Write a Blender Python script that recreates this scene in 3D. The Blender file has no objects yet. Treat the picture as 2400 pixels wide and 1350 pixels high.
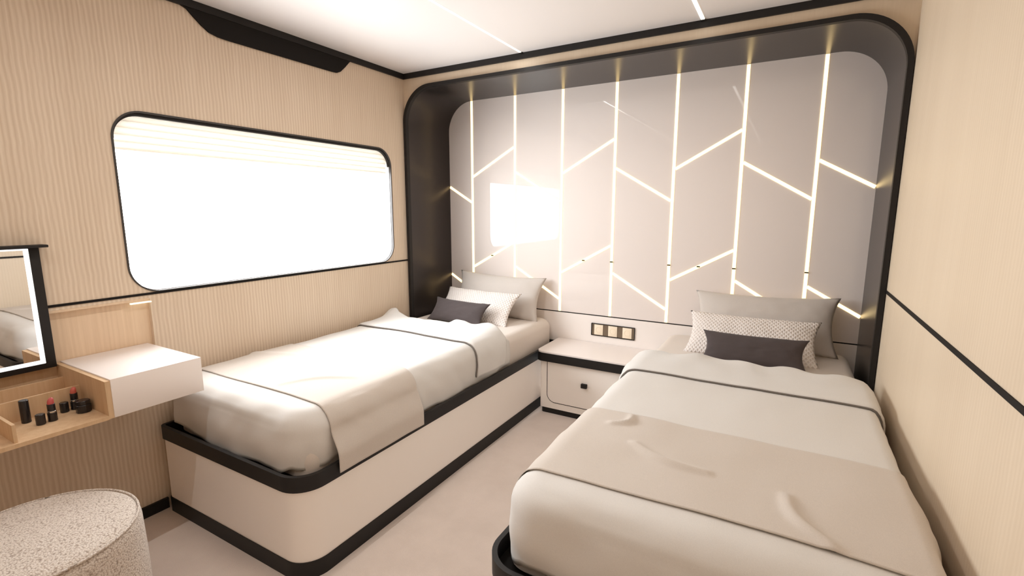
import bpy, bmesh, math, random
from math import pi, sin, cos, sqrt, radians
from mathutils import Vector, Matrix, noise
random.seed(4)
SC = bpy.context.scene
COL = SC.collection

# ------------------------------------------------------------------ room size (metres)
RW = 2.563            # width, window wall (x=0) to plain wall
RH = 2.087            # ceiling height
YB = 2.467            # wall plane with the alcove
YP = 2.90             # headboard panel plane, inside the alcove
YF = -1.35            # wall behind the viewer
DADO = 0.915

# ------------------------------------------------------------------ materials
def srgb(r, g, b):
    def f(c):
        c /= 255.0
        return c / 12.92 if c <= 0.04045 else ((c + 0.055) / 1.055) ** 2.4
    return (f(r), f(g), f(b), 1.0)

def mat(name, col, rough=0.6, spec=0.5, metal=0.0, coat=0.0, coat_rough=0.03, sheen=0.0):
    m = bpy.data.materials.new(name)
    m.use_nodes = True
    p = m.node_tree.nodes['Principled BSDF']
    p.inputs['Base Color'].default_value = col
    p.inputs['Roughness'].default_value = rough
    p.inputs['Specular IOR Level'].default_value = spec
    p.inputs['Metallic'].default_value = metal
    p.inputs['Coat Weight'].default_value = coat
    p.inputs['Coat Roughness'].default_value = coat_rough
    p.inputs['Sheen Weight'].default_value = sheen
    return m

def tex_nodes(m, scale_vec, nscale=1.0, detail=4.0, rough=0.6):
    nt = m.node_tree
    tc = nt.nodes.new('ShaderNodeTexCoord')
    mp = nt.nodes.new('ShaderNodeMapping')
    mp.inputs['Scale'].default_value = scale_vec
    nz = nt.nodes.new('ShaderNodeTexNoise')
    nz.inputs['Scale'].default_value = nscale
    nz.inputs['Detail'].default_value = detail
    nz.inputs['Roughness'].default_value = rough
    nt.links.new(tc.outputs['Object'], mp.inputs['Vector'])
    nt.links.new(mp.outputs['Vector'], nz.inputs['Vector'])
    return nz

def ramp(m, src, stops):
    nt = m.node_tree
    cr = nt.nodes.new('ShaderNodeValToRGB')
    e = cr.color_ramp.elements
    e[0].position, e[0].color = stops[0]
    e[1].position, e[1].color = stops[-1]
    for p, c in stops[1:-1]:
        k = e.new(p); k.color = c
    nt.links.new(src, cr.inputs['Fac'])
    return cr

def add_bump(m, src, strength, dist):
    nt = m.node_tree
    b = nt.nodes.new('ShaderNodeBump')
    b.inputs['Strength'].default_value = strength
    b.inputs['Distance'].default_value = dist
    nt.links.new(src, b.inputs['Height'])
    nt.links.new(b.outputs['Normal'], nt.nodes['Principled BSDF'].inputs['Normal'])

def colour_from(m, node_out):
    m.node_tree.links.new(node_out, m.node_tree.nodes['Principled BSDF'].inputs['Base Color'])

def mix_colours(m, a, b, fac):
    nt = m.node_tree
    mx = nt.nodes.new('ShaderNodeMix'); mx.data_type = 'RGBA'; mx.blend_type = 'MULTIPLY'
    mx.inputs['Factor'].default_value = fac
    nt.links.new(a, mx.inputs[6]); nt.links.new(b, mx.inputs[7])
    return mx.outputs[2]

def wood(name, dark, light, rough=0.55, bump=0.25, fine=150.0, rib=0.5, axis='Y'):
    """pale oak veneer with fine upright ribs"""
    m = mat(name, light, rough, 0.35)
    nt = m.node_tree
    n1 = tex_nodes(m, (fine, fine, 3.0), 1.0, 3.0, 0.65)
    n2 = tex_nodes(m, (7, 7, 0.5), 1.0, 2.0, 0.5)
    tc = nt.nodes.new('ShaderNodeTexCoord')
    wv = nt.nodes.new('ShaderNodeTexWave'); wv.wave_type = 'BANDS'; wv.bands_direction = axis
    wv.inputs['Scale'].default_value = 21.0; wv.inputs['Distortion'].default_value = 2.2
    wv.inputs['Detail'].default_value = 2.0; wv.inputs['Detail Scale'].default_value = 0.6
    nt.links.new(tc.outputs['Object'], wv.inputs['Vector'])
    mx = nt.nodes.new('ShaderNodeMix'); mx.data_type = 'FLOAT'; mx.inputs[0].default_value = rib
    nt.links.new(n1.outputs['Fac'], mx.inputs[2]); nt.links.new(wv.outputs['Fac'], mx.inputs[3])
    mid = tuple((a + b) / 2 for a, b in zip(dark, light))
    c1 = ramp(m, mx.outputs[0], [(0.25, dark), (0.5, mid), (0.75, light)])
    c2 = ramp(m, n2.outputs['Fac'], [(0.3, (0.955, 0.945, 0.935, 1)), (0.7, (1, 1, 1, 1))])
    colour_from(m, mix_colours(m, c1.outputs['Color'], c2.outputs['Color'], 1.0))
    if bump:
        add_bump(m, mx.outputs[0], bump, 0.002)
    return m

def fabric(name, col, rough=0.9, scale=900.0, bump=0.25, dist=0.0008, sheen=0.15):
    m = mat(name, col, rough, 0.2, sheen=sheen)
    n = tex_nodes(m, (scale, scale, scale), 1.0, 2.0)
    dk = tuple(c * 0.93 for c in col[:3]) + (1,)
    c = ramp(m, n.outputs['Fac'], [(0.35, dk), (0.6, col)])
    colour_from(m, c.outputs['Color'])
    add_bump(m, n.outputs['Fac'], bump, dist)
    return m

def emit(name, col, s):
    m = bpy.data.materials.new(name); m.use_nodes = True
    nt = m.node_tree; nt.nodes.clear()
    e = nt.nodes.new('ShaderNodeEmission'); o = nt.nodes.new('ShaderNodeOutputMaterial')
    e.inputs['Color'].default_value = col; e.inputs['Strength'].default_value = s
    nt.links.new(e.outputs[0], o.inputs['Surface'])
    return m

M = {}
M['wood_window'] = wood('ribbed pale oak', srgb(206, 186, 163), srgb(226, 210, 190), bump=0.25, fine=170.0, rib=0.32)
M['wood_plain'] = wood('smooth pale oak', srgb(216, 199, 176), srgb(223, 207, 185), rough=0.45, bump=0.05, fine=140, rib=0.3)
M['wood_tray'] = wood('tray oak', srgb(200, 166, 130), srgb(216, 186, 150), rough=0.6, bump=0.05, fine=60, rib=0.0)
M['wood_niche'] = wood('niche oak', srgb(216, 190, 160), srgb(230, 206, 178), rough=0.6, bump=0.08, fine=110, rib=0.1)
M['ceiling'] = mat('satin white ceiling', srgb(224, 219, 217), 0.45, 0.4)
M['black'] = mat('matt black trim', srgb(31, 28, 27), 0.5, 0.3)
M['black_soft'] = mat('black recess', srgb(24, 20, 18), 0.7, 0.2)
M['lacquer'] = mat('pale grey lacquer', srgb(231, 223, 219), 0.6, 0.1, coat=1.0, coat_rough=0.02)
M['lacquer_low'] = mat('warm white lacquer', srgb(240, 234, 230), 0.45, 0.4)
M['white_paint'] = mat('cream white paint', srgb(243, 237, 231), 0.42, 0.45)
M['white_top'] = mat('white laminate', srgb(238, 230, 226), 0.35, 0.45)
M['lining'] = mat('dark bronze lining', srgb(66, 60, 58), 0.28, 0.5, metal=0.7)
M['carpet'] = fabric('greige carpet', srgb(224, 211, 202), 0.95, 420, 0.5, 0.002)
nn = tex_nodes(M['carpet'], (6, 6, 6), 1.0, 4.0)
cc = ramp(M['carpet'], nn.outputs['Fac'], [(0.35, (0.93, 0.925, 0.92, 1)), (0.65, (1, 1, 1, 1))])
first = [l.from_socket for l in M['carpet'].node_tree.links if l.to_socket.name == 'Base Color'][0]
colour_from(M['carpet'], mix_colours(M['carpet'], first, cc.outputs['Color'], 1.0))
M['duvet'] = fabric('white cotton', srgb(217, 214, 210), 0.85, 700, 0.15, 0.0006)
M['cuff'] = fabric('white cotton underside', srgb(219, 217, 214), 0.85, 700, 0.15, 0.0006)
M['sheet'] = fabric('cotton sheet', srgb(222, 213, 205), 0.85, 700, 0.15, 0.0006)
M['runner'] = fabric('taupe throw', srgb(205, 196, 187), 0.9, 500, 0.3, 0.001)
M['pillow'] = fabric('pale grey cotton', srgb(205, 198, 192), 0.85, 600, 0.2, 0.0006)
M['charcoal'] = fabric('charcoal cloth', srgb(80, 72, 72), 0.9, 600, 0.25, 0.0008, sheen=0.1)
M['edge_tube'] = mat('grey piping', srgb(120, 113, 108), 0.8, 0.2)
M['chrome'] = mat('polished silver', srgb(215, 215, 215), 0.15, 0.5, metal=1.0)
M['gloss_black'] = mat('gloss black plastic', srgb(34, 31, 32), 0.22, 0.5)
M['lip_red'] = mat('rose lipstick', srgb(186, 84, 84), 0.4, 0.5)
M['lip_coral'] = mat('coral lipstick', srgb(190, 92, 78), 0.4, 0.5)
M['mirror'] = mat('mirror silver', (0.9, 0.9, 0.9, 1), 0.015, 0.5, metal=1.0)
M['blind'] = mat('white pleated cloth', srgb(240, 236, 228), 0.9, 0.1)
M['reveal'] = mat('window lining white', srgb(225, 225, 228), 0.5, 0.4)
M['socket'] = mat('cream socket', srgb(240, 226, 204), 0.4, 0.4)
M['led_warm'] = emit('warm led', (1.0, 0.74, 0.37, 1), 2.6)
M['led_ceiling'] = emit('ceiling led', (1.0, 0.93, 0.80, 1), 1.9)
M['led_mirror'] = emit('mirror led', (1.0, 0.97, 0.94, 1), 1.6)
M['led_niche'] = emit('niche led', (1.0, 0.88, 0.66, 1), 1.6)

# translucent blind cloth
nt = M['blind'].node_tree
tr = nt.nodes.new('ShaderNodeBsdfTranslucent'); tr.inputs['Color'].default_value = (0.92, 0.90, 0.88, 1)
mx = nt.nodes.new('ShaderNodeMixShader'); mx.inputs['Fac'].default_value = 0.26
geo = nt.nodes.new('ShaderNodeTexCoord'); sx = nt.nodes.new('ShaderNodeSeparateXYZ')
nt.links.new(geo.outputs['Object'], sx.inputs[0])
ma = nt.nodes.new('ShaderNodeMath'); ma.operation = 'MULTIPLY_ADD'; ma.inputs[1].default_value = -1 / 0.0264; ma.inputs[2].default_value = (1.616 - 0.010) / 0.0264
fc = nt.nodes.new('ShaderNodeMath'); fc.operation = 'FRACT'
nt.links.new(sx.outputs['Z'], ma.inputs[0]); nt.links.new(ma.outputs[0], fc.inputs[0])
# pleat shade lines put into the cloth, less see-through at every fold
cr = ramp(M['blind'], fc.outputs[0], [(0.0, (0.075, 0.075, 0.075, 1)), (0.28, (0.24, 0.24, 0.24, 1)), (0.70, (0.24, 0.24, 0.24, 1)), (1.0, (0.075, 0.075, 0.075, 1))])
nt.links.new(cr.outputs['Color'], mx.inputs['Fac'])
nt.links.new(nt.nodes['Principled BSDF'].outputs[0], mx.inputs[1]); nt.links.new(tr.outputs[0], mx.inputs[2])
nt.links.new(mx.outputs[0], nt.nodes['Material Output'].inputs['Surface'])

# clear window glass
g = bpy.data.materials.new('window glass'); g.use_nodes = True
nt = g.node_tree; nt.nodes.clear()
o = nt.nodes.new('ShaderNodeOutputMaterial'); t = nt.nodes.new('ShaderNodeBsdfTransparent')
gl = nt.nodes.new('ShaderNodeBsdfGlossy'); gl.inputs['Roughness'].default_value = 0.0
lw = nt.nodes.new('ShaderNodeLayerWeight'); lw.inputs['Blend'].default_value = 0.5
pw = nt.nodes.new('ShaderNodeMath'); pw.operation = 'POWER'; pw.inputs[1].default_value = 5.0
fr = nt.nodes.new('ShaderNodeMath'); fr.operation = 'MULTIPLY_ADD'; fr.inputs[1].default_value = 0.96; fr.inputs[2].default_value = 0.04
nt.links.new(lw.outputs['Facing'], pw.inputs[0]); nt.links.new(pw.outputs[0], fr.inputs[0])
mx = nt.nodes.new('ShaderNodeMixShader')
nt.links.new(fr.outputs[0], mx.inputs[0]); nt.links.new(t.outputs[0], mx.inputs[1]); nt.links.new(gl.outputs[0], mx.inputs[2])
nt.links.new(mx.outputs[0], o.inputs['Surface'])
M['glass'] = g

# boucle and knit
M['boucle'] = mat('oat boucle', srgb(196, 184, 172), 0.95, 0.15, sheen=0.3)
nt = M['boucle'].node_tree
tc = nt.nodes.new('ShaderNodeTexCoord'); vo = nt.nodes.new('ShaderNodeTexVoronoi')
vo.inputs['Scale'].default_value = 240; vo.inputs['Randomness'].default_value = 1.0
nt.links.new(tc.outputs['Object'], vo.inputs['Vector'])
c = ramp(M['boucle'], vo.outputs['Distance'], [(0.1, srgb(222, 213, 204)), (0.5, srgb(206, 194, 183)), (0.9, srgb(152, 137, 125))])
colour_from(M['boucle'], c.outputs['Color'])
nt2 = nt.nodes.new('ShaderNodeMath'); nt2.operation = 'MULTIPLY'; nt2.inputs[1].default_value = -1.0
nt.links.new(vo.outputs['Distance'], nt2.inputs[0])
add_bump(M['boucle'], nt2.outputs[0], 0.6, 0.003)

def knit(name, ca, cb):
    m = mat(name, ca, 0.9, 0.2, sheen=0.1)
    nt = m.node_tree
    tc = nt.nodes.new('ShaderNodeTexCoord')
    outs = []
    for ang in (0.7, -0.7):
        mp = nt.nodes.new('ShaderNodeMapping'); mp.inputs['Rotation'].default_value = (0, 0, ang)
        wv = nt.nodes.new('ShaderNodeTexWave'); wv.wave_type = 'BANDS'; wv.bands_direction = 'X'
        wv.inputs['Scale'].default_value = 22; wv.inputs['Distortion'].default_value = 0.6
        nt.links.new(tc.outputs['Object'], mp.inputs['Vector']); nt.links.new(mp.outputs['Vector'], wv.inputs['Vector'])
        outs.append(wv.outputs['Fac'])
    mm = nt.nodes.new('ShaderNodeMath'); mm.operation = 'MAXIMUM'
    nt.links.new(outs[0], mm.inputs[0]); nt.links.new(outs[1], mm.inputs[1])
    c = ramp(m, mm.outputs[0], [(0.45, cb), (0.9, ca)])
    colour_from(m, c.outputs['Color']); add_bump(m, mm.outputs[0], 0.7, 0.004)
    return m
M['knit'] = knit('white diamond knit', srgb(236, 230, 226), srgb(220, 211, 205))

# ------------------------------------------------------------------ object helpers
def obj(name, bm, material, parent=None, smooth=False, recalc=True):
    if recalc:
        bmesh.ops.recalc_face_normals(bm, faces=bm.faces)
    me = bpy.data.meshes.new(name)
    bm.to_mesh(me); bm.free()
    me.materials.append(material)
    if smooth:
        for p in me.polygons: p.use_smooth = True
    o = bpy.data.objects.new(name, me); COL.objects.link(o)
    if parent is not None:
        o.parent = parent
        o.matrix_parent_inverse = Matrix.Translation(-Vector(parent.location))
        if parent.parent is not None:
            o.matrix_parent_inverse = Matrix.Translation(-Vector(parent.matrix_world.translation))
    return o

def tag(o, label=None, cat=None, group=None, kind=None):
    if label: o['label'] = label
    if cat: o['category'] = cat
    if group: o['group'] = group
    if kind: o['kind'] = kind
    return o

def thing(name, label, cat, loc, group=None):
    o = bpy.data.objects.new(name, None); COL.objects.link(o)
    o.location = loc; o.empty_display_size = 0.05
    bpy.context.view_layer.update()
    return tag(o, label, cat, group)

def structure(o, label, cat):
    return tag(o, label, cat, kind='structure')

def auto_smooth(o, ang=35):
    for p in o.data.polygons: p.use_smooth = True
    try:
        o.data.set_sharp_from_angle(angle=radians(ang))
    except Exception:
        pass

def box(bm, x0, x1, y0, y1, z0, z1):
    v = [bm.verts.new((x, y, z)) for z in (z0, z1) for x, y in ((x0, y0), (x1, y0), (x1, y1), (x0, y1))]
    for f in ((0, 3, 2, 1), (4, 5, 6, 7), (0, 1, 5, 4), (1, 2, 6, 5), (2, 3, 7, 6), (3, 0, 4, 7)):
        bm.faces.new([v[i] for i in f])

def box_obj(name, dims, material, parent=None, bevel=0.0, seg=2):
    bm = bmesh.new(); box(bm, *dims)
    if bevel:
        bmesh.ops.bevel(bm, geom=list(bm.edges), offset=bevel, segments=seg, affect='EDGES', profile=0.5)
    o = obj(name, bm, material, parent)
    if bevel: auto_smooth(o, 40)
    return o

def rrect(a0, a1, b0, b1, r, n=10):
    """rounded rectangle outline, CCW from the (a1,b0) corner; r = radii (a1b0, a1b1, a0b1, a0b0)"""
    if not isinstance(r, (tuple, list)): r = (r,) * 4
    cs = ((a1 - r[0], b0 + r[0], -90), (a1 - r[1], b1 - r[1], 0), (a0 + r[2], b1 - r[2], 90), (a0 + r[3], b0 + r[3], 180))
    out = []
    for (ca, cb, s), rr in zip(cs, r):
        if rr < 1e-6:
            out.append((ca, cb)); continue
        for i in range(n + 1):
            t = radians(s + 90 * i / n)
            out.append((ca + rr * cos(t), cb + rr * sin(t)))
    return out

def prism(bm, pts, axis, c0, c1):
    """extrude a 2D outline along an axis"""
    def P(a, b, c):
        return {'x': (c, a, b), 'y': (a, c, b), 'z': (a, b, c)}[axis]
    lo = [bm.verts.new(P(a, b, c0)) for a, b in pts]; hi = [bm.verts.new(P(a, b, c1)) for a, b in pts]
    n = len(pts)
    for i in range(n):
        j = (i + 1) % n
        bm.faces.new((lo[i], lo[j], hi[j], hi[i]))
    bm.faces.new(lo[::-1]); bm.faces.new(hi)

def ring_prism(bm, outer, inner, axis, c0, c1, closed=True):
    """extruded band between two outlines with equal point counts"""
    def P(a, b, c):
        return {'x': (c, a, b), 'y': (a, c, b), 'z': (a, b, c)}[axis]
    L = [[bm.verts.new(P(a, b, c)) for a, b in pts] for pts in (outer, inner) for c in (c0, c1)]
    o0, o1, i0, i1 = L
    n = len(outer)
    for i in range(n if closed else n - 1):
        j = (i + 1) % n
        for A, B in ((o0, o1), (o1, i1), (i1, i0), (i0, o0)):
            bm.faces.new((A[i], A[j], B[j], B[i]))
    if not closed:
        for k in (0, n - 1):
            bm.faces.new((o0[k], o1[k], i1[k], i0[k]))

def slab_with_holes(bm, outer, holes, axis, c0, c1):
    def P(a, b, c):
        return {'x': (c, a, b), 'y': (a, c, b), 'z': (a, b, c)}[axis]
    edges = []
    for loop in [outer] + holes:
        vs = [bm.verts.new(P(a, b, c0)) for a, b in loop]
        for i in range(len(vs)):
            edges.append(bm.edges.new((vs[i], vs[(i + 1) % len(vs)])))
    r = bmesh.ops.triangle_fill(bm, use_beauty=True, use_dissolve=False, edges=edges)
    fs = [f for f in r['geom'] if isinstance(f, bmesh.types.BMFace)]
    ex = bmesh.ops.extrude_face_region(bm, geom=fs)
    d = Vector(P(0, 0, c1)) - Vector(P(0, 0, c0))
    bmesh.ops.translate(bm, vec=d, verts=[v for v in ex['geom'] if isinstance(v, bmesh.types.BMVert)])

def lathe(bm, prof, cx, cy, n=48):
    rings = []
    for r, z in prof:
        rings.append([bm.verts.new((cx + r * cos(2 * pi * i / n), cy + r * sin(2 * pi * i / n), z)) for i in range(n)])
    for a, b in zip(rings, rings[1:]):
        for i in range(n):
            j = (i + 1) % n
            bm.faces.new((a[i], a[j], b[j], b[i]))
    bm.faces.new(rings[0][::-1]); bm.faces.new(rings[-1])

def tube(bm, pts, r, n=8):
    rings = []
    for i, p in enumerate(pts):
        a = Vector(pts[max(0, i - 1)]); b = Vector(pts[min(len(pts) - 1, i + 1)])
        t = (b - a).normalized()
        up = Vector((0, 1, 0)) if abs(t.y) < 0.9 else Vector((1, 0, 0))
        u = t.cross(up).normalized(); w = t.cross(u)
        rings.append([bm.verts.new(Vector(p) + r * (cos(2 * pi * k / n) * u + sin(2 * pi * k / n) * w)) for k in range(n)])
    for a, b in zip(rings, rings[1:]):
        for k in range(n):
            j = (k + 1) % n
            bm.faces.new((a[k], a[j], b[j], b[k]))
    bm.faces.new(rings[0][::-1]); bm.faces.new(rings[-1])

# ------------------------------------------------------------------ the cabin shell
T = 0.06
WY0, WY1, WZ0, WZ1, WR = 0.873, 2.325, 0.917, 1.616, 0.105      # window opening
NY0, NY1, NZ0, NZ1, ND = 0.06, 0.934, 0.60, 0.893, 0.018        # niche behind the vanity

structure(box_obj('floor', (-0.1, RW + 0.1, YF - 0.1, YP + 0.1, -0.05, 0.0), M['carpet']), 'greige carpet floor between the two beds', 'floor')
structure(box_obj('ceiling', (-0.1, RW + 0.1, YF - 0.1, YB + 0.06, RH, RH + 0.05), M['ceiling']), 'satin white cabin ceiling', 'ceiling')

bm = bmesh.new()
slab_with_holes(bm, [(YF, 0), (YP + 0.05, 0), (YP + 0.05, RH), (YF, RH)],
                [rrect(WY0 + .004, WY1 - .004, WZ0 + .004, WZ1 - .004, WR, 14), [(NY0, NZ0), (NY1, NZ0), (NY1, NZ1), (NY0, NZ1)]], 'x', 0.0, -T)
structure(obj('wall_left', bm, M['wood_window']), 'ribbed pale oak wall holding the long window', 'wall')
bm = bmesh.new(); box(bm, RW, RW + T, YF, YP + .05, 0, RH)
structure(obj('wall_right', bm, M['wood_plain']), 'smooth pale oak wall without a window', 'wall')
bm = bmesh.new(); box(bm, -T, RW + T, YF - T, YF, 0, RH)
structure(obj('wall_front', bm, M['wood_plain']), 'pale oak wall closing the cabin behind the viewer', 'wall')

# back wall: an arch of oak around the alcove
AX0, AX1, AZ, AR = 0.026, 2.540, 1.985, 0.20
LIP = 0.020
def arch(off, n=16, zb=0.0):
    r = AR + off * 0.6
    x0, x1, zt = AX0 - off, AX1 + off, AZ + off
    pts = [(x0, zb)]
    pts += [(x0 + r - r * cos(pi / 2 * i / n), zt - r + r * sin(pi / 2 * i / n)) for i in range(n + 1)]
    pts += [(x1 - r + r * sin(pi / 2 * i / n), zt - r + r * cos(pi / 2 * i / n)) for i in range(n + 1)]
    pts += [(x1, zb)]
    return pts
bm = bmesh.new()
a = arch(LIP)
prism(bm, [(-T, 0)] + [(a[0][0], 0)] + a[1:-1] + [(a[-1][0], 0), (RW + T, 0), (RW + T, RH), (-T, RH)], 'y', YB, YB + 0.03)
structure(obj('wall_back', bm, M['wood_plain']), 'pale oak wall strip framing the bed alcove', 'wall')

t = thing('alcove_frame', 'dark bronze rounded surround lining the bed alcove', 'surround', (RW / 2, YB, 0))
bm = bmesh.new(); ring_prism(bm, arch(LIP), arch(0.0), 'y', YB - 0.022, YB + 0.004, closed=False)
o = obj('front_lip', bm, M['black'], t); auto_smooth(o, 30); o['label'] = 'black front lip'
bm = bmesh.new(); ring_prism(bm, arch(0.016), arch(0.0), 'y', YB + 0.004, YP - 0.001, closed=False)
o = obj('lining', bm, M['lining'], t); auto_smooth(o, 30)

# trims
structure(box_obj('trim_1', (0.0, 0.012, YF, YB - .012, RH - 0.031, RH), M['black']), 'black trim along the ceiling over the window wall', 'trim')
structure(box_obj('trim_2', (0.0, RW, YB - 0.012, YB, RH - 0.031, RH), M['black']), 'black trim along the ceiling above the alcove', 'trim')
structure(box_obj('trim_3', (RW - 0.012, RW, YF, YB - .012, RH - 0.031, RH), M['black']), 'black trim along the ceiling over the plain wall', 'trim')
structure(box_obj('trim_4', (0.0, 0.003, YF, YB - 0.02, DADO - 0.006, DADO + 0.003), M['black_soft']), 'thin black line running under the window', 'trim')
structure(box_obj('trim_5', (RW - 0.003, RW, YF, YB - 0.02, DADO - 0.007, DADO + 0.006), M['black_soft']), 'thin black line along the plain oak wall', 'trim')
structure(box_obj('baseboard_left', (0.0, 0.012, YF, 0.91, 0.0, 0.045), M['black']), 'black skirting at the foot of the window wall', 'baseboard')
structure(box_obj('baseboard_right', (RW - 0.012, RW, YF, 0.86, 0.0, 0.045), M['black']), 'black skirting at the foot of the plain wall', 'baseboard')

# window
bm = bmesh.new()
ring_prism(bm, rrect(WY0 - .001, WY1 + .001, WZ0 - .001, WZ1 + .001, WR + .005, 14), rrect(WY0 + .006, WY1 - .006, WZ0 + .005, WZ1 - .006, WR - .003, 14), 'x', -0.012, 0.003)
win = obj('window_1', bm, mat('dark grey frame', srgb(62, 58, 56), .45, .4)); auto_smooth(win, 35)
structure(win, 'long rounded window full of white daylight', 'window')
bm = bmesh.new()
ring_prism(bm, rrect(WY0, WY1, WZ0, WZ1, WR, 14), rrect(WY0 + .008, WY1 - .008, WZ0 + .008, WZ1 - .008, WR - .006, 14), 'x', -0.075, -0.012)
o = obj('window_lining', bm, M['reveal'], win); auto_smooth(o, 35)
bm = bmesh.new(); prism(bm, rrect(WY0 + .006, WY1 - .006, WZ0 + .006, WZ1 - .006, WR - .006, 14), 'x', -0.073, -0.070)
obj('pane', bm, M['glass'], win)

# pleated blind gathered at the head of the window
bl = thing('pleated_blind', 'white pleated blind gathered at the top of the window', 'blind', (-0.035, (WY0 + WY1) / 2, WZ1 - 0.14))
bm = bmesh.new()
ys = [WY0 + 0.012, WY0 + 0.03, WY0 + 0.055, WY0 + .09, WY0 + .13, WY1 - .13, WY1 - .09, WY1 - .055, WY1 - .03, WY1 - 0.012]
zt0, zb0 = WZ1 - 0.010, WZ1 - 0.142
NP = 5
cols = []
for y in ys:
    e = min(y - WY0 - .008, WY1 - .008 - y)
    cut = 0.0
    r = WR - .008
    if e < r: cut = r - sqrt(max(0, r * r - (r - e) ** 2))
    col_f, col_b = [], []
    for i in range(NP * 6 + 1):
        z = zt0 + (zb0 - zt0) * i / (NP * 6)
        ph = (i % 6) / 6
        bulge = 0.011 * sin(pi * ph) ** 0.8 if ph > 0 else 0.0
        zz = min(z, zt0 - cut)
        col_f.append(bm.verts.new((-0.036 + bulge, y, zz)))
        col_b.append(bm.verts.new((-0.042 - bulge * .6, y, zz)))
    cols.append((col_f, col_b))
for (f0, b0), (f1, b1) in zip(cols, cols[1:]):
    for i in range(len(f0) - 1):
        bm.faces.new((f0[i], f1[i], f1[i + 1], f0[i + 1])); bm.faces.new((b0[i], b0[i + 1], b1[i + 1], b1[i]))
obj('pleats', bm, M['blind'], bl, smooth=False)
hs_o = [p for p in rrect(WY0 + .0065, WY1 - .0065, WZ0 + .005, WZ1 - .0065, WR - .0035, 14) if p[1] > WZ1 - .125]
hs_i = [(p[0] + (.004 if p[0] < 1.6 else -.004) * max(0, min(1, (WZ1 - p[1]) / .09)), p[1] - .011 * max(0.0, min(1, 1 - (WZ1 - p[1]) / .11))) for p in hs_o]
bm = bmesh.new(); ring_prism(bm, hs_o, hs_i, 'x', -0.024, -0.006, closed=False)  # dark band added in the shape of the shade at the blind's head
o = obj('head_shadow', bm, M['black'], bl); auto_smooth(o, 35); o['label'] = 'black shadow band at the blind head'
box_obj('bottom_bar', (-0.046, -0.028, WY0 + .012, WY1 - .012, zb0 - .006, zb0), M['blind'], bl, 0.002)

# black tapered pelmet hanging under the ceiling trim
bm = bmesh.new()
prof = [(1.16, RH - .031), (1.183, 2.048), (1.205, 2.027), (1.236, 2.001), (1.265, 1.982), (1.30, 1.974), (1.34, 1.972), (1.90, 1.973), (1.935, 1.975), (1.957, 1.985), (1.99, 2.015), (2.02, 2.046), (2.03, RH - .031)]
prism(bm, prof, 'x', 0.0005, 0.009)
tag(obj('window_valance', bm, M['black_soft']), 'black tapered panel hanging under the ceiling trim above the window', 'valance')

# ------------------------------------------------------------------ headboard panel with light lines
hb = thing('headboard_panel', 'glossy pale headboard wall with a chevron of warm light lines', 'headboard', (RW / 2, YP, 0.3))
LZ0 = 0.579
bm = bmesh.new()
a = arch(0.012)
prism(bm, [(a[0][0], LZ0)] + a[1:-1] + [(a[-1][0], LZ0)], 'y', YP, YP + 0.03)
obj('upper_panel', bm, M['lacquer'], hb)
box_obj('lower_panel', (AX0 - .012, AX1 + .012, YP, YP + 0.03, 0.30, LZ0 - 0.006), M['lacquer_low'], hb)['label'] = 'matt white lower panel'
box_obj('seam', (AX0 - .010, AX1 + .010, YP - .001, YP + 0.02, LZ0 - .006, LZ0), M['black_soft'], hb)['label'] = 'thin black seam'
LW = 0.0165
LX = [0.223, 0.568, 0.911, 1.256, 1.602, 1.950, 2.292]
def led(x0, z0, x1, z1, joint=None):
    bm = bmesh.new()
    d = Vector((x1 - x0, 0, z1 - z0)); L = d.length; d.normalize(); n = Vector((-d.z, 0, d.x)) * (LW / 2)
    P0, P1 = Vector((x0, YP, z0)), Vector((x1, YP, z1))
    vs = []
    for yy, s in ((0.001, 1.0), (-0.002, 1.0), (-0.0035, 0.7)):
        vs.append([bm.verts.new(p + n * s * q + Vector((0, yy, 0))) for p, q in ((P0, -1), (P0, 1), (P1, 1), (P1, -1))])
    for A, B in zip(vs, vs[1:]):
        for i in range(4):
            j = (i + 1) % 4
            bm.faces.new((A[i], A[j], B[j], B[i]))
    bm.faces.new(vs[-1]); bm.faces.new(vs[0][::-1])
    o = obj('led_strip', bm, M['led_warm'], hb)
    if joint:
        jx, jz = joint
        box_obj('joint', (jx - .009, jx + .009, YP - .0062, YP - .0036, jz - .0035, jz + .0035), M['gloss_black'], o)
    return o
for i, x in enumerate(LX):
    led(x, LZ0 + .001, x, AZ - .002, (x, 0.925) if i >= 3 else None)
def dg(i, za, zb, joint=False):
    xa = LX[i - 1] + LW / 2 if i > 0 else AX0 + .002
    xb = LX[i] - LW / 2 if i < 7 else AX1 - .002
    f = (0.925 - za) / (zb - za) if joint else 0
    led(xa, za, xb, zb, (xa + (xb - xa) * f, 0.925) if joint else None)
for base in (0.0, -0.635):
    dg(0, 1.406 + base, 1.297 + base)
    dg(1, 1.474 + base, 1.656 + base, base < 0)
    dg(2, 1.492 + base, 1.297 + base)
    dg(3, 1.474 + base, 1.660 + base, base < 0)
    dg(4, 1.490 + base, 1.295 + base)
    dg(5, 1.472 + base, 1.660 + base, base < 0)
    dg(6, 1.492 + base, 1.297 + base)
    dg(7, 1.487 + base, 1.352 + base)

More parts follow.
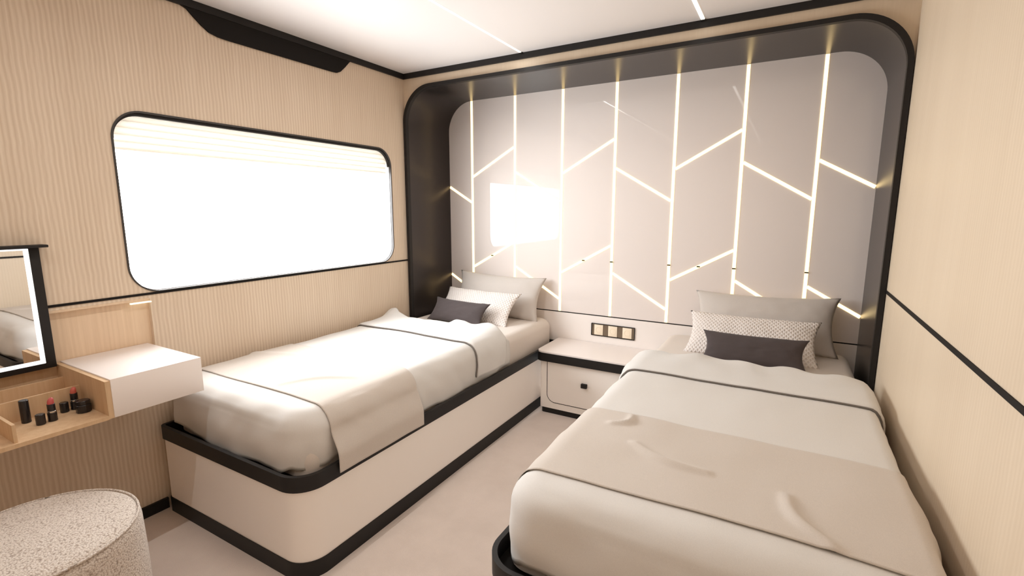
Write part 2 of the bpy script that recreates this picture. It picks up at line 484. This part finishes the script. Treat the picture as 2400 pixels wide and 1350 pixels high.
# socket plate
sk = thing('socket_plate', 'black framed plate of three cream sockets above the nightstand', 'socket', (1.28, YP, 0.484))
bm = bmesh.new(); ring_prism(bm, rrect(1.137, 1.420, 0.445, 0.525, .003, 3), rrect(1.141, 1.416, 0.449, 0.521, .002, 3), 'y', YP - .007, YP - .0005)
obj('frame', bm, M['black'], sk)
box_obj('back_plate', (1.141, 1.416, YP - .003, YP - .0005, 0.449, 0.521), mat('bronze plate', srgb(130, 116, 100), .35, .5, metal=.6), sk)
for k in range(3):
    x0 = 1.158 + k * 0.0925
    s = box_obj('socket', (x0, x0 + .058, YP - .007, YP - .003, 0.4515, 0.5185), M['socket'], sk, 0.0015)
    bm = bmesh.new(); lathe(bm, [(0.0185, -.001), (0.0185, 0.0008), (0.0165, 0.0008), (0.0150, -.0006)], 0, 0, 24)
    bmesh.ops.rotate(bm, verts=bm.verts, matrix=Matrix.Rotation(pi / 2, 3, 'X'))
    bmesh.ops.translate(bm, verts=bm.verts, vec=(x0 + .029, YP - .0072, .485))
    obj('socket_ring', bm, M['socket'], s, smooth=False)

# ------------------------------------------------------------------ ceiling light lines
for x, w, lab in ((0.857, .011, 'thin bright light line in the ceiling toward the window wall'), (1.788, .016, 'thin bright light line in the ceiling toward the plain wall')):
    c = thing('ceiling_light_strip', lab, 'light strip', (x, 0.6, RH), 'ceiling light lines')
    box_obj('diffuser', (x - w / 2, x + w / 2, YF + .1, YB - .016, RH - .003, RH), M['led_ceiling'], c)
    box_obj('end_cap', (x - w / 2 - .002, x + w / 2 + .002, YB - .024, YB - .012, RH - .006, RH), M['black'], c)

# ------------------------------------------------------------------ beds
BY = 0.90      # foot end
ZM = 0.53      # mattress top
ZD = 0.570     # duvet top
def N(x, y, z, s=1.0):
    return noise.noise(Vector((x * s, y * s, z * s)))

class Bed:
    def __init__(s, flip, w0, w1, d0, d1, seed):
        s.flip, s.w0, s.w1, s.d0, s.d1, s.seed = flip, w0, w1, d0, d1, seed
    def X(s, u):
        return RW - u if s.flip else u
    # sheet of the duvet in unfolded coordinates (u across from wall side, y along)
    RC, R, K = 0.12, 0.075, 0.45
    def sheet(s, u, y, off=0.0, drop_scale=1.0, foot=True):
        RC, R = s.RC, s.R
        K = s.K
        u0, u1, y0 = s.d0 + RC * K, s.d1 - RC, BY + 0.035 + RC
        du = max((u0 - u) / K, u - u1, 0.0); su = -K if u < u0 else 1
        dy = max(y0 - y, 0.0) if foot else 0.0
        d = max(du, dy)
        if d > 0:
            if du >= dy: th = (pi / 4) * (dy / du)
            else: th = pi / 2 - (pi / 4) * (du / dy)
        else:
            th = 0.0
        cu, cy = cos(th) * su, -sin(th)
        bu, by = min(max(u, u0), u1), max(y, y0) if foot else y
        flat = RC - R; arc = R * pi / 2
        if d <= flat:
            h, z, nh, nz_ = d, ZD, 0.0, 1.0
        elif d <= flat + arc:
            a = (d - flat) / R
            h, z, nh, nz_ = flat + R * sin(a), ZD - R + R * cos(a), sin(a), cos(a)
        else:
            e = (d - flat - arc) * drop_scale
            h, z, nh, nz_ = RC + 0.004 * sin(min(e / .10, 1) * pi), ZD - R - e, 1.0, 0.0
        P = Vector((bu + cu * h, by + cy * h, z))
        n = Vector((cos(th) * (1 if su > 0 else -1) * nh, cy * nh, nz_))
        # soft filling and creases
        q = s.seed * 7.3
        w = 0.006 * N(P.x * 3.1 + q, P.y * 2.6, P.z * 3) + 0.0025 * N(P.x * 9 + q, P.y * 7, P.z * 8 + 3)
        if nh > 0.5:
            w += (0.009 * N(P.x * 6 + P.z * 5 + q, P.y * 7, P.z * 2.5) + 0.004 * N(P.x * 15 - P.z * 12 + q, P.y * 15 + P.z * 9, P.z * 3)) * nh
        cr_ = 0.006 * (1 - min(1, abs((P.x - (s.d0 + s.d1) / 2) / ((s.d1 - s.d0) / 2)) ** 2)) if nz_ > 0.5 else 0
        return P + n * (w + cr_ + off), n
    def place(s, P):
        return Vector((s.X(P.x), P.y, P.z))

def grid_mesh(fn, nu, nv, close=None):
    bm = bmesh.new()
    vs = [[bm.verts.new(fn(i / nu, j / nv)) for j in range(nv + 1)] for i in range(nu + 1)]
    for i in range(nu):
        for j in range(nv):
            bm.faces.new((vs[i][j], vs[i + 1][j], vs[i + 1][j + 1], vs[i][j + 1]))
    return bm

def solid(o, th, offset=1.0):
    m = o.modifiers.new('thickness', 'SOLIDIFY'); m.thickness = th; m.offset = offset; m.use_even_offset = False
    return o

def up_normals(bm):
    bm.normal_update()
    s = sum(f.normal.z * f.calc_area() for f in bm.faces)
    if s < 0: bmesh.ops.reverse_faces(bm, faces=bm.faces)

def make_bed(B, lab, where, cloth_hang):
    L1 = YP - 0.004
    cx = B.X((B.w0 + B.w1) / 2)
    bed = thing('bed', lab, 'bed', (cx, (BY + L1) / 2, 0), 'twin beds')
    def xr(u0, u1):
        a, b = B.X(u0), B.X(u1)
        return min(a, b), max(a, b)
    rs, rb = 0.022, 0.10            # wall-side and aisle-side corner radii
    def outline(ins, y1, n=12):
        a, b = xr(B.w0 + ins, B.w1 - ins)
        r_l, r_r = (rb, rs) if B.flip else (rs, rb)
        return rrect(a, b, BY + ins, y1, (max(r_r - ins, .004), 0, 0, max(r_l - ins, .004)), n)
    bm = bmesh.new(); prism(bm, outline(0.007, L1), 'z', 0.062, 0.322)
    o = obj('base_panel', bm, M['white_paint'], bed); auto_smooth(o, 30)
    bm = bmesh.new(); prism(bm, outline(0.003, L1), 'z', 0.0, 0.062)
    o = obj('plinth', bm, M['black'], bed); auto_smooth(o, 30); o['label'] = 'black plinth'
    bm = bmesh.new(); prism(bm, outline(0.012, L1), 'z', 0.322, 0.330)
    o = obj('platform', bm, M['black_soft'], bed); auto_smooth(o, 30)
    bm = bmesh.new(); ring_prism(bm, outline(0.0, L1), outline(0.014, L1 - .014), 'z', 0.322, 0.377)
    o = obj('rail', bm, M['black'], bed); auto_smooth(o, 30); o['label'] = 'black edge rail'
    # mattress
    m0, m1 = B.d0 + .012, B.d1 - .012
    a, b = xr(m0, m1)
    bm = bmesh.new()
    rings = []
    prof = [(0.012, .331), (0.0, .345)] + [(0.0, .345 + (ZM - .05 - .345) * k / 3) for k in range(1, 4)] + [(.05 - .05 * cos(pi / 2 * k / 6), ZM - .05 + .05 * sin(pi / 2 * k / 6)) for k in range(1, 7)]
    for ins, z in prof:
        rings.append([bm.verts.new((x, y, z)) for x, y in rrect(a + ins, b - ins, BY + .06 + ins, L1 - ins, .06, 8)])
    for A, C_ in zip(rings, rings[1:]):
        for i in range(len(A)):
            j = (i + 1) % len(A); bm.faces.new((A[i], A[j], C_[j], C_[i]))
    bm.faces.new(rings[0][::-1]); bm.faces.new(rings[-1])
    o = obj('mattress', bm, M['sheet'], bed); auto_smooth(o, 40)

    # duvet -----------------------------------------------------------
    YH = 2.16
    dv = thing('duvet', 'white duvet with a turned-down cuff on the bed ' + where, 'duvet', (cx, 1.5, ZM), 'white duvets')
    arc = B.RC - B.R + B.R * pi / 2
    D = arc + (ZD - B.R - .372)
    U0, U1, Y0 = B.d0 + B.K * (B.RC - D), B.d1 - B.RC + D, BY + .035 + B.RC - D
    def fn(p, q):
        u = U0 + (U1 - U0) * p
        sd = min(1, max(0, abs(u - (B.d0 + B.d1) / 2) - (B.d1 - B.d0) / 2 + .10) / .12)
        y = Y0 + (YH + .135 * sd - Y0) * q
        k = 1.0 + 0.28 * N(u * 4 + B.seed, y * 4, 5.5) + 0.05 * N(u * 11, y * 11, B.seed)
        P, n = B.sheet(u, y, 0.0, k)
        return B.place(P)
    bm = grid_mesh(fn, 84, 110); up_normals(bm)
    o = obj('duvet_body', bm, M['duvet'], dv, smooth=True, recalc=False)
    solid(o, 0.008, -1.0)
    # cuff
    ya, yb = 1.955, 2.255
    Dc = D - 0.032
    def cfn(p, q):
        ua = B.d0 + B.K * (B.RC - Dc)
        u = ua + (B.d1 - B.RC + Dc - ua) * p
        side = max(abs(u - (B.d0 + B.d1) / 2) - (B.d1 - B.d0) / 2 + .10, 0) / .25
        side = min(side, 1)
        wav = 0.05 * N(u * 7 + B.seed * 3, 1.2, 0) + 0.016 * N(u * 17 + B.seed, 4.2, 0)
        skew = 0.0
        y = ya + skew + (yb + wav * (1 - side) - .05 * side - ya) * q
        off = 0.004 + 0.012 * min(1, q / .06) ** .5
        P, n = B.sheet(u, y, 0.0, 1.0, foot=False)
        lift = (0.020 if B.flip else 0.042) * max(0, N(u * 8 + B.seed * 2.1, y * 3, 2.2) + .25) * (q ** 3) * (1 - side)
        endd = max(0, (q - .93) / .07)
        o_ = off + lift * 1.6 + 0.004 * N(u * 9, y * 14 + B.seed, 0) * q
        P = P + n * o_
        if endd > 0:
            P.z -= (P.z - (ZM + .008)) * endd ** 2 * max(0, n.z) * (1 - min(1, 1.6 * max(0, N(u * 8 + B.seed * 2.1, 1.0, 7.7)))) 
        return B.place(P)
    bm = grid_mesh(cfn, 110, 40); up_normals(bm)
    o = obj('cuff', bm, M['cuff'], dv, smooth=True, recalc=False)
    solid(o, 0.005, -1.0); o['label'] = 'turned-down cuff'
    pts = []
    for i in range(111):
        p = i / 110
        ua = B.d0 + B.K * (B.RC - Dc)
        u = ua + (B.d1 - B.RC + Dc - ua) * p
        P, n = B.sheet(u, ya - .001, 0.006, 1.0, foot=False)
        pts.append(B.place(P))
    bm = bmesh.new(); tube(bm, pts, 0.0028 if B.flip else 0.0034, 6)  # thin grey tube along the front edge of the cuff
    obj('edge_tube', bm, M['edge_tube'], o, smooth=True)

    # runner ----------------------------------------------------------
    rn = thing('bed_runner', 'taupe throw laid across the foot of the bed ' + where, 'throw', (cx, 1.28, ZD), 'bed throws')
    Da, Dw = arc + (ZD - B.R - (.385 if B.flip else .342)), arc + 0.05
    rA, rB = 1.055, 1.500
    ridges = cloth_hang
    def rfn(p, q):
        ua, ub = B.d0 + B.K * (B.RC - Dw), B.d1 - B.RC + Da
        u = ua + (ub - ua) * p; y = rA + (rB - rA) * q
        P, n = B.sheet(u, y, 0.0, 1.0, foot=False)
        off = 0.0035 + 0.0010 * N(u * 8, y * 8, B.seed * 5)
        for (u_, y_, u2, y2, hgt, wd) in ridges:
            dx, dy = u2 - u_, y2 - y_
            l2 = dx * dx + dy * dy
            tt = max(0, min(1, ((u - u_) * dx + (y - y_) * dy) / l2))
            bow = 0.025 * sin(pi * tt)
            qx, qy = u_ + dx * tt - dy / sqrt(l2) * bow, y_ + dy * tt + dx / sqrt(l2) * bow
            dd = sqrt((u - qx) ** 2 + (y - qy) ** 2)
            off += hgt * math.exp(-(dd / wd) ** 2) * (0.35 + 0.65 * sin(pi * (0.15 + 0.7 * tt)))
        P = P + n * off
        if not B.flip and u > (B.d0 + B.d1) / 2 and P.z < 0.50:
            s_ = min(1, (0.50 - P.z) / 0.105); s_ = s_ * s_ * (3 - 2 * s_)
            tgt = B.w1 + 0.010 + .002 * N(y * 9, 2, B.seed)
            P.x = P.x + (tgt - P.x) * s_
        return B.place(P)
    bm = grid_mesh(rfn, 130, 64); up_normals(bm)
    o = obj('throw_cloth', bm, M['runner'], rn, smooth=True, recalc=False)
    solid(o, 0.0025, 1.0)
    return bed

BL = Bed(False, 0.028, 0.900, 0.032, 0.874, 1.0)
BR = Bed(True, 0.025, 0.978, 0.042, 0.948, 2.7)
make_bed(BL, 'single bed standing along the window wall', 'along the window wall',
         [(0.05, 1.30, 0.36, 1.38, .010, .013), (0.55, 1.10, 0.72, 1.30, .007, .012)])
make_bed(BR, 'single bed standing along the plain oak wall', 'along the plain oak wall',
         [(0.70, 1.30, 0.50, 1.24, .011, .014), (0.80, 1.40, 0.76, 1.48, .012, .012), (0.32, 1.22, 0.24, 1.07, .012, .014)])

# ------------------------------------------------------------------ pillows
def pillow_bm(w, h, t, pinch=0.07, seed=0.0, nu=44, nv=28, wr=0.004, flange=0.0):
    bm = bmesh.new()
    layers = []
    for s in (1, -1):
        vs = []
        for i in range(nu + 1):
            row = []
            for j in range(nv + 1):
                u, v = -1 + 2 * i / nu, -1 + 2 * j / nv
                x = w / 2 * u * (1 - pinch * (1 - v * v) * abs(u) ** 3)
                y = h / 2 * v * (1 - pinch * 1.1 * (1 - u * u) * abs(v) ** 3)
                e = max(0.0, 1 - abs(u) ** 2.6) ** 0.62 * max(0.0, 1 - abs(v) ** 2.6) ** 0.62
                z = s * t / 2 * e
                z += s * e ** .5 * wr * (N(u * 3 + seed, v * 2.2, seed * 1.7) + .6 * N(u * 7, v * 6 + seed, 1.3))
                edge = (i in (0, nu)) or (j in (0, nv))
                if edge:
                    z = 0.0
                    y += 0.004 * N(u * 6 + seed, v * 5, 9) * (1 if j in (0, nv) else .4)
                row.append((x, y, z, edge))
            vs.append(row)
        layers.append(vs)
    top = [[bm.verts.new(p[:3]) for p in row] for row in layers[0]]
    bot = [[top[i][j] if layers[1][i][j][3] else bm.verts.new(layers[1][i][j][:3]) for j in range(nv + 1)] for i in range(nu + 1)]
    for i in range(nu):
        for j in range(nv):
            bm.faces.new((top[i][j], top[i + 1][j], top[i + 1][j + 1], top[i][j + 1]))
            bm.faces.new((bot[i][j + 1], bot[i + 1][j + 1], bot[i + 1][j], bot[i][j]))
    return bm

def pillow(name, label, cat, material, w, h, t, cx, y_bot, z_bot, y_top, z_top, yaw=0.0, roll=0.0, seed=0.0, pinch=0.07, group=None, wr=.004):
    bm = pillow_bm(w, h, t, pinch, seed, wr=wr)
    o = obj(name, bm, material, smooth=True)
    tilt = math.atan2(z_top - z_bot, y_top - y_bot)
    Rm = Matrix.Rotation(yaw, 4, 'Z') @ Matrix.Rotation(tilt, 4, 'X') @ Matrix.Rotation(roll, 4, 'Z')
    o.matrix_world = Matrix.Translation((cx, (y_bot + y_top) / 2, (z_bot + z_top) / 2)) @ Rm
    return tag(o, label, cat, group)

PA = 'along the window wall'; PB = 'along the plain oak wall'
pillow('pillow', 'large pale grey pillow propped on the headboard, bed ' + PA, 'pillow', M['pillow'], 0.69, 0.305, 0.115, 0.490, 2.742, 0.543, 2.842, 0.788, pinch=.10, seed=1.0, roll=-0.02, group='grey pillows')
pillow('pillow', 'large pale grey pillow propped on the headboard, bed ' + PB, 'pillow', M['pillow'], 0.68, 0.305, 0.115, 2.112, 2.742, 0.543, 2.842, 0.786, pinch=.10, seed=2.0, roll=0.02, group='grey pillows')
pillow('textured_pillow', 'white diamond-knit pillow behind the dark cushion, bed ' + PA, 'pillow', M['knit'], 0.60, 0.26, 0.085, 0.440, 2.535, 0.545, 2.675, 0.692, pinch=.09, seed=3.0, yaw=-0.06, group='knit pillows')
pillow('textured_pillow', 'white diamond-knit pillow behind the dark cushion, bed ' + PB, 'pillow', M['knit'], 0.60, 0.26, 0.085, 2.070, 2.535, 0.545, 2.675, 0.690, pinch=.09, seed=4.0, yaw=0.0, group='knit pillows')
pillow('cushion', 'small charcoal cushion leaning foremost on the bed ' + PA, 'cushion', M['charcoal'], 0.460, 0.170, 0.070, 0.395, 2.420, 0.545, 2.505, 0.655, pinch=.12, seed=5.0, yaw=-0.10, group='charcoal cushions')
pillow('cushion', 'small charcoal cushion leaning foremost on the bed ' + PB, 'cushion', M['charcoal'], 0.450, 0.170, 0.070, 2.095, 2.380, 0.545, 2.470, 0.655, pinch=.12, seed=6.0, yaw=0.02, group='charcoal cushions')

# ------------------------------------------------------------------ nightstand
NX0, NX1, NYF = 0.906, 1.580, 2.552
ns = thing('nightstand', 'white nightstand with a black edge between the beds', 'nightstand', ((NX0 + NX1) / 2, 2.72, 0))
def nout(ins, r=.05, y1=YP - .003):
    return rrect(NX0 + ins, NX1 - ins, NYF + ins, y1, (r, 0, 0, r), 8)
bm = bmesh.new(); prism(bm, nout(0.022, .02), 'z', 0.036, 0.337); o = obj('carcass', bm, M['white_paint'], ns); auto_smooth(o, 30)
bm = bmesh.new(); prism(bm, nout(0.030, .02), 'z', 0.0, 0.036); o = obj('plinth', bm, M['black'], ns); auto_smooth(o, 30); o['label'] = 'black plinth'
bm = bmesh.new(); prism(bm, nout(0.0), 'z', 0.337, 0.388); o = obj('edge_band', bm, M['black'], ns); auto_smooth(o, 30); o['label'] = 'black edge band'
bm = bmesh.new(); prism(bm, nout(0.003), 'z', 0.388, 0.397); o = obj('top', bm, M['white_top'], ns); auto_smooth(o, 30)
yf = NYF + .022
bm = bmesh.new(); prism(bm, rrect(0.978, 1.508, 0.074, 0.360, (.055, 0, 0, .055), 8), 'y', yf - .0012, yf); 
for v in bm.verts:
    if v.co.z > .337: v.co.z = .3368
obj('drawer_gap', bm, M['black_soft'], ns)['label'] = 'black shadow gap'
bm = bmesh.new(); prism(bm, rrect(0.9830, 1.5030, 0.0790, 0.360, (.050, 0, 0, .050), 8), 'y', yf - .003, yf - .0012)
for v in bm.verts:
    if v.co.z > .337: v.co.z = .3366
dr = obj('drawer', bm, M['white_paint'], ns)
box_obj('knob', (1.206, 1.242, yf - .022, yf - .003, 0.209, 0.235), M['black'], dr, 0.003)['label'] = 'black knob'

# ------------------------------------------------------------------ vanity
VZ0, VZ1, VX = 0.587, 0.714, 0.372
VA, VB = 0.636, 0.914
va = thing('vanity_shelf', 'wall-hung oak and white vanity with open tray and lift-up mirror', 'vanity', (0.0, 0.5, VZ0))
XB = -ND + 0.004
box_obj('cabinet', (XB, VX, VA + .004, VB, VZ0, VZ1), M['white_top'], va, 0.0015)['label'] = 'white cabinet'
TY0 = 0.07
box_obj('side_panel', (XB, VX - .002, VA - .010, VA + .0038, VZ0, VZ1 - .004), M['wood_tray'], va)
box_obj('side_panel', (XB, VX - .002, TY0, TY0 + .014, VZ0, VZ1 - .004), M['wood_tray'], va)
box_obj('tray_floor', (XB, VX - .002, TY0 + .014, VA - .010, VZ0 - .002, VZ0 + .010), M['wood_tray'], va)
box_obj('tray_back', (XB, XB + .010, TY0 + .014, VA - .010, VZ0 + .010, VZ1 - .008), M['wood_tray'], va)
for x, z in ((0.170, 0.664), (0.040, 0.670)):
    box_obj('divider', (x - .004, x + .004, TY0 + .014, VA - .010, VZ0 + .010, z), M['wood_tray'], va)
box_obj('divider', (0.174, VX - .012, 0.410, 0.418, VZ0 + .010, 0.650), M['wood_tray'], va)
box_obj('niche_back', (-T + .002, -ND, NY0, NY1 + .0, NZ0, NZ1), M['wood_niche'], va)
box_obj('niche_lip', (-0.012, 0.0012, VA - .02, NY1 - .004, NZ1 - .004, NZ1 + .004), M['wood_niche'], va)
box_obj('niche_light', (-0.010, 0.0022, 0.868, NY1 + .004, NZ1 - .014, NZ1 - .009), M['led_niche'], va)['label'] = 'warm light sliver'
# lift-up mirror
MY0, MY1, MZ0, MZ1 = 0.10, 0.622, 0.705, 1.120
mi = box_obj('mirror_lid', (0.004, 0.020, MY0, MY1, MZ0, MZ1), M['black'], va, 0.002)
FW = 0.028
bm = bmesh.new()
ring_prism(bm, rrect(MY0 + FW, MY1 - FW, MZ0 + .020, MZ1 - .003, .001, 2), rrect(MY0 + FW + .013, MY1 - FW - .013, MZ0 + .033, MZ1 - .008, .001, 2), 'x', 0.0202, 0.0225)
obj('mirror_light', bm, M['led_mirror'], mi)['label'] = 'white light border'
box_obj('mirror_glass', (0.0202, 0.0215, MY0 + FW + .013, MY1 - FW - .013, MZ0 + .033, MZ1 - .008), M['mirror'], mi)
box_obj('lid_edge', (0.002, 0.052, MY0 - .020, MY1 + .016, MZ1, MZ1 + .009), M['black'], mi, 0.002)

# cosmetics standing in the tray
TZ = VZ0 + 0.010
def cyl(name, cx, cy, prof, material, parent=None, n=28):
    bm = bmesh.new(); lathe(bm, [(r, TZ + z) for r, z in prof], cx, cy, n)
    o = obj(name, bm, material, parent); auto_smooth(o, 35)
    return o
def rounded(r, h, e=.0015):
    return [(r - e, 0), (r, e), (r, h - e), (r - e, h)]
tag(cyl('mascara_tube', 0.205, 0.479, rounded(.0115, .072), M['gloss_black']), 'tall closed black tube standing in the tray', 'cosmetic tube')
tag(cyl('lipstick_cap', 0.262, 0.496, rounded(.0115, .033), M['gloss_black']), 'short black lipstick cap between the tall tube and the rose lipstick', 'lipstick cap', 'short lipstick caps')  # cap taken off a lipstick, set down loose in the tray
tag(cyl('lipstick_cap', 0.207, 0.570, rounded(.0112, .033), M['gloss_black']), 'short black lipstick cap between the two open lipsticks', 'lipstick cap', 'short lipstick caps')  # the other loose lipstick cap
def lipstick(cx, cy, lab, m):
    t = thing('lipstick', lab, 'lipstick', (cx, cy, TZ), 'open lipsticks')
    cyl('base', cx, cy, rounded(.0115, .0285), M['gloss_black'], t)
    cyl('collar', cx, cy, [(.0108, .0285), (.0110, .029), (.0110, .0325), (.0104, .033)], M['chrome'], t)['label'] = 'silver collar'
    cyl('sleeve', cx, cy, [(.0098, .033), (.0098, .0545), (.0092, .055)], M['gloss_black'], t)
    bm = bmesh.new(); lathe(bm, [(.0082, TZ + .050), (.0082, TZ + .062), (.0076, TZ + .067), (.0058, TZ + .071), (.003, TZ + .0735)], cx, cy, 24)
    for v in bm.verts:
        if v.co.z > TZ + .06: v.co.z += (v.co.y - cy) * .45
    o = obj('bullet', bm, m, t); auto_smooth(o, 50); o['label'] = lab.split(' ', 2)[1] + ' bullet'
lipstick(0.258, 0.525, 'open rose lipstick standing nearest the tray front edge', M['lip_red'])
lipstick(0.205, 0.598, 'open coral lipstick standing beside the squat black jar', M['lip_coral'])
j = thing('cream_jar', 'squat black jar in the tray corner beside the cabinet', 'jar', (0.245, 0.606, TZ))
cyl('jar_body', 0.258, 0.602, rounded(.0195, .026), M['gloss_black'], j, 10)
cyl('jar_lid', 0.258, 0.602, [(r, z + .026) for r, z in rounded(.0185, .014)], M['gloss_black'], j, 10)

# ------------------------------------------------------------------ pouf
PX, PY, PR, PH = 0.628, 0.352, 0.217, 0.470
pf = thing('pouf', 'round oat boucle pouf under the vanity', 'pouf', (PX, PY, 0))
bm = bmesh.new()
prof = [(PR - .03, 0.0), (PR - .008, .006), (PR, .03)] + [(PR + .004 * sin(pi * k / 10), .03 + (PH - .055 - .03) * k / 10) for k in range(1, 11)]
prof += [(PR - .032 + .032 * cos(pi / 2 * k / 8), PH - .055 + .032 * sin(pi / 2 * k / 8)) for k in range(1, 9)]
prof += [((PR - .032) * (1 - k / 10), PH - .023 + .010 * sin(pi / 2 * k / 10)) for k in range(1, 10)]
lathe(bm, prof, PX, PY, 96)
obj('cover', bm, M['boucle'], pf, smooth=True)
bm = bmesh.new()
rr, zz = PR - .006, PH - .030
tube(bm, [(PX + rr * cos(2 * pi * i / 96), PY + rr * sin(2 * pi * i / 96), zz) for i in range(97)], 0.003, 8)
obj('seam_piping', bm, M['boucle'], pf, smooth=True)

# ------------------------------------------------------------------ light
w = bpy.data.worlds.new('daylight'); SC.world = w; w.use_nodes = True
bg = w.node_tree.nodes['Background']
bg.inputs['Color'].default_value = (0.955, 0.985, 1.0, 1)
bg.inputs['Strength'].default_value = 16.0
for x, wd, pw_ in ((0.857, .011, 11.5), (1.788, .016, 2.6)):
    al = bpy.data.lights.new('ceiling_strip_lamp', 'AREA'); al.shape = 'RECTANGLE'
    al.size = wd; al.size_y = YB - YF - .2; al.energy = pw_; al.color = (1.0, 0.97, 0.93); al.spread = radians(160)
    ao = bpy.data.objects.new('ceiling_strip_lamp', al); COL.objects.link(ao)
    ao.location = (x, (YB + YF) / 2, RH - .0045)
pl = bpy.data.lights.new('window_portal', 'AREA'); pl.shape = 'RECTANGLE'
pl.size = WZ1 - WZ0; pl.size_y = WY1 - WY0
po = bpy.data.objects.new('window_portal', pl); COL.objects.link(po)
po.location = (-0.08, (WY0 + WY1) / 2, (WZ0 + WZ1) / 2)
po.rotation_euler = (0, -pi / 2, 0)
pl.cycles.is_portal = True

# ------------------------------------------------------------------ camera
yaw, pitch, roll = 5.18610893e-01, -1.60622777e-01, -2.82275693e-04
F = 1133.51971
cyw, syw, cp, sp = cos(yaw), sin(yaw), cos(pitch), sin(pitch)
fw = Vector((-syw * cp, cyw * cp, sp)); rt = Vector((cyw, syw, 0)); dn = fw.cross(rt)
r2 = cos(roll) * rt + sin(roll) * dn; d2 = -sin(roll) * rt + cos(roll) * dn
cam = bpy.data.cameras.new('camera'); co = bpy.data.objects.new('camera', cam); COL.objects.link(co)
Mx = Matrix.Identity(4)
for i in range(3):
    Mx[i][0], Mx[i][1], Mx[i][2] = r2[i], -d2[i], -fw[i]
Mx.translation = Vector((2.2, 0, 0.5658 * 2.2))
co.matrix_world = Mx
cam.sensor_width = 36; cam.sensor_fit = 'HORIZONTAL'; cam.lens = F / 2400 * 36; cam.clip_start = 0.02
SC.camera = co

# ------------------------------------------------------------------ colour management
vs = SC.view_settings
vs.view_transform = 'Standard'; vs.look = 'None'; vs.gamma = 1.0; vs.use_curve_mapping = False
vs.exposure = 0.05
SC.cycles.use_denoising = True
SC.cycles.max_bounces = 12; SC.cycles.diffuse_bounces = 8; SC.cycles.glossy_bounces = 6
SC.cycles.sample_clamp_indirect = 8.0
SC.cycles.caustics_reflective = False; SC.cycles.caustics_refractive = False
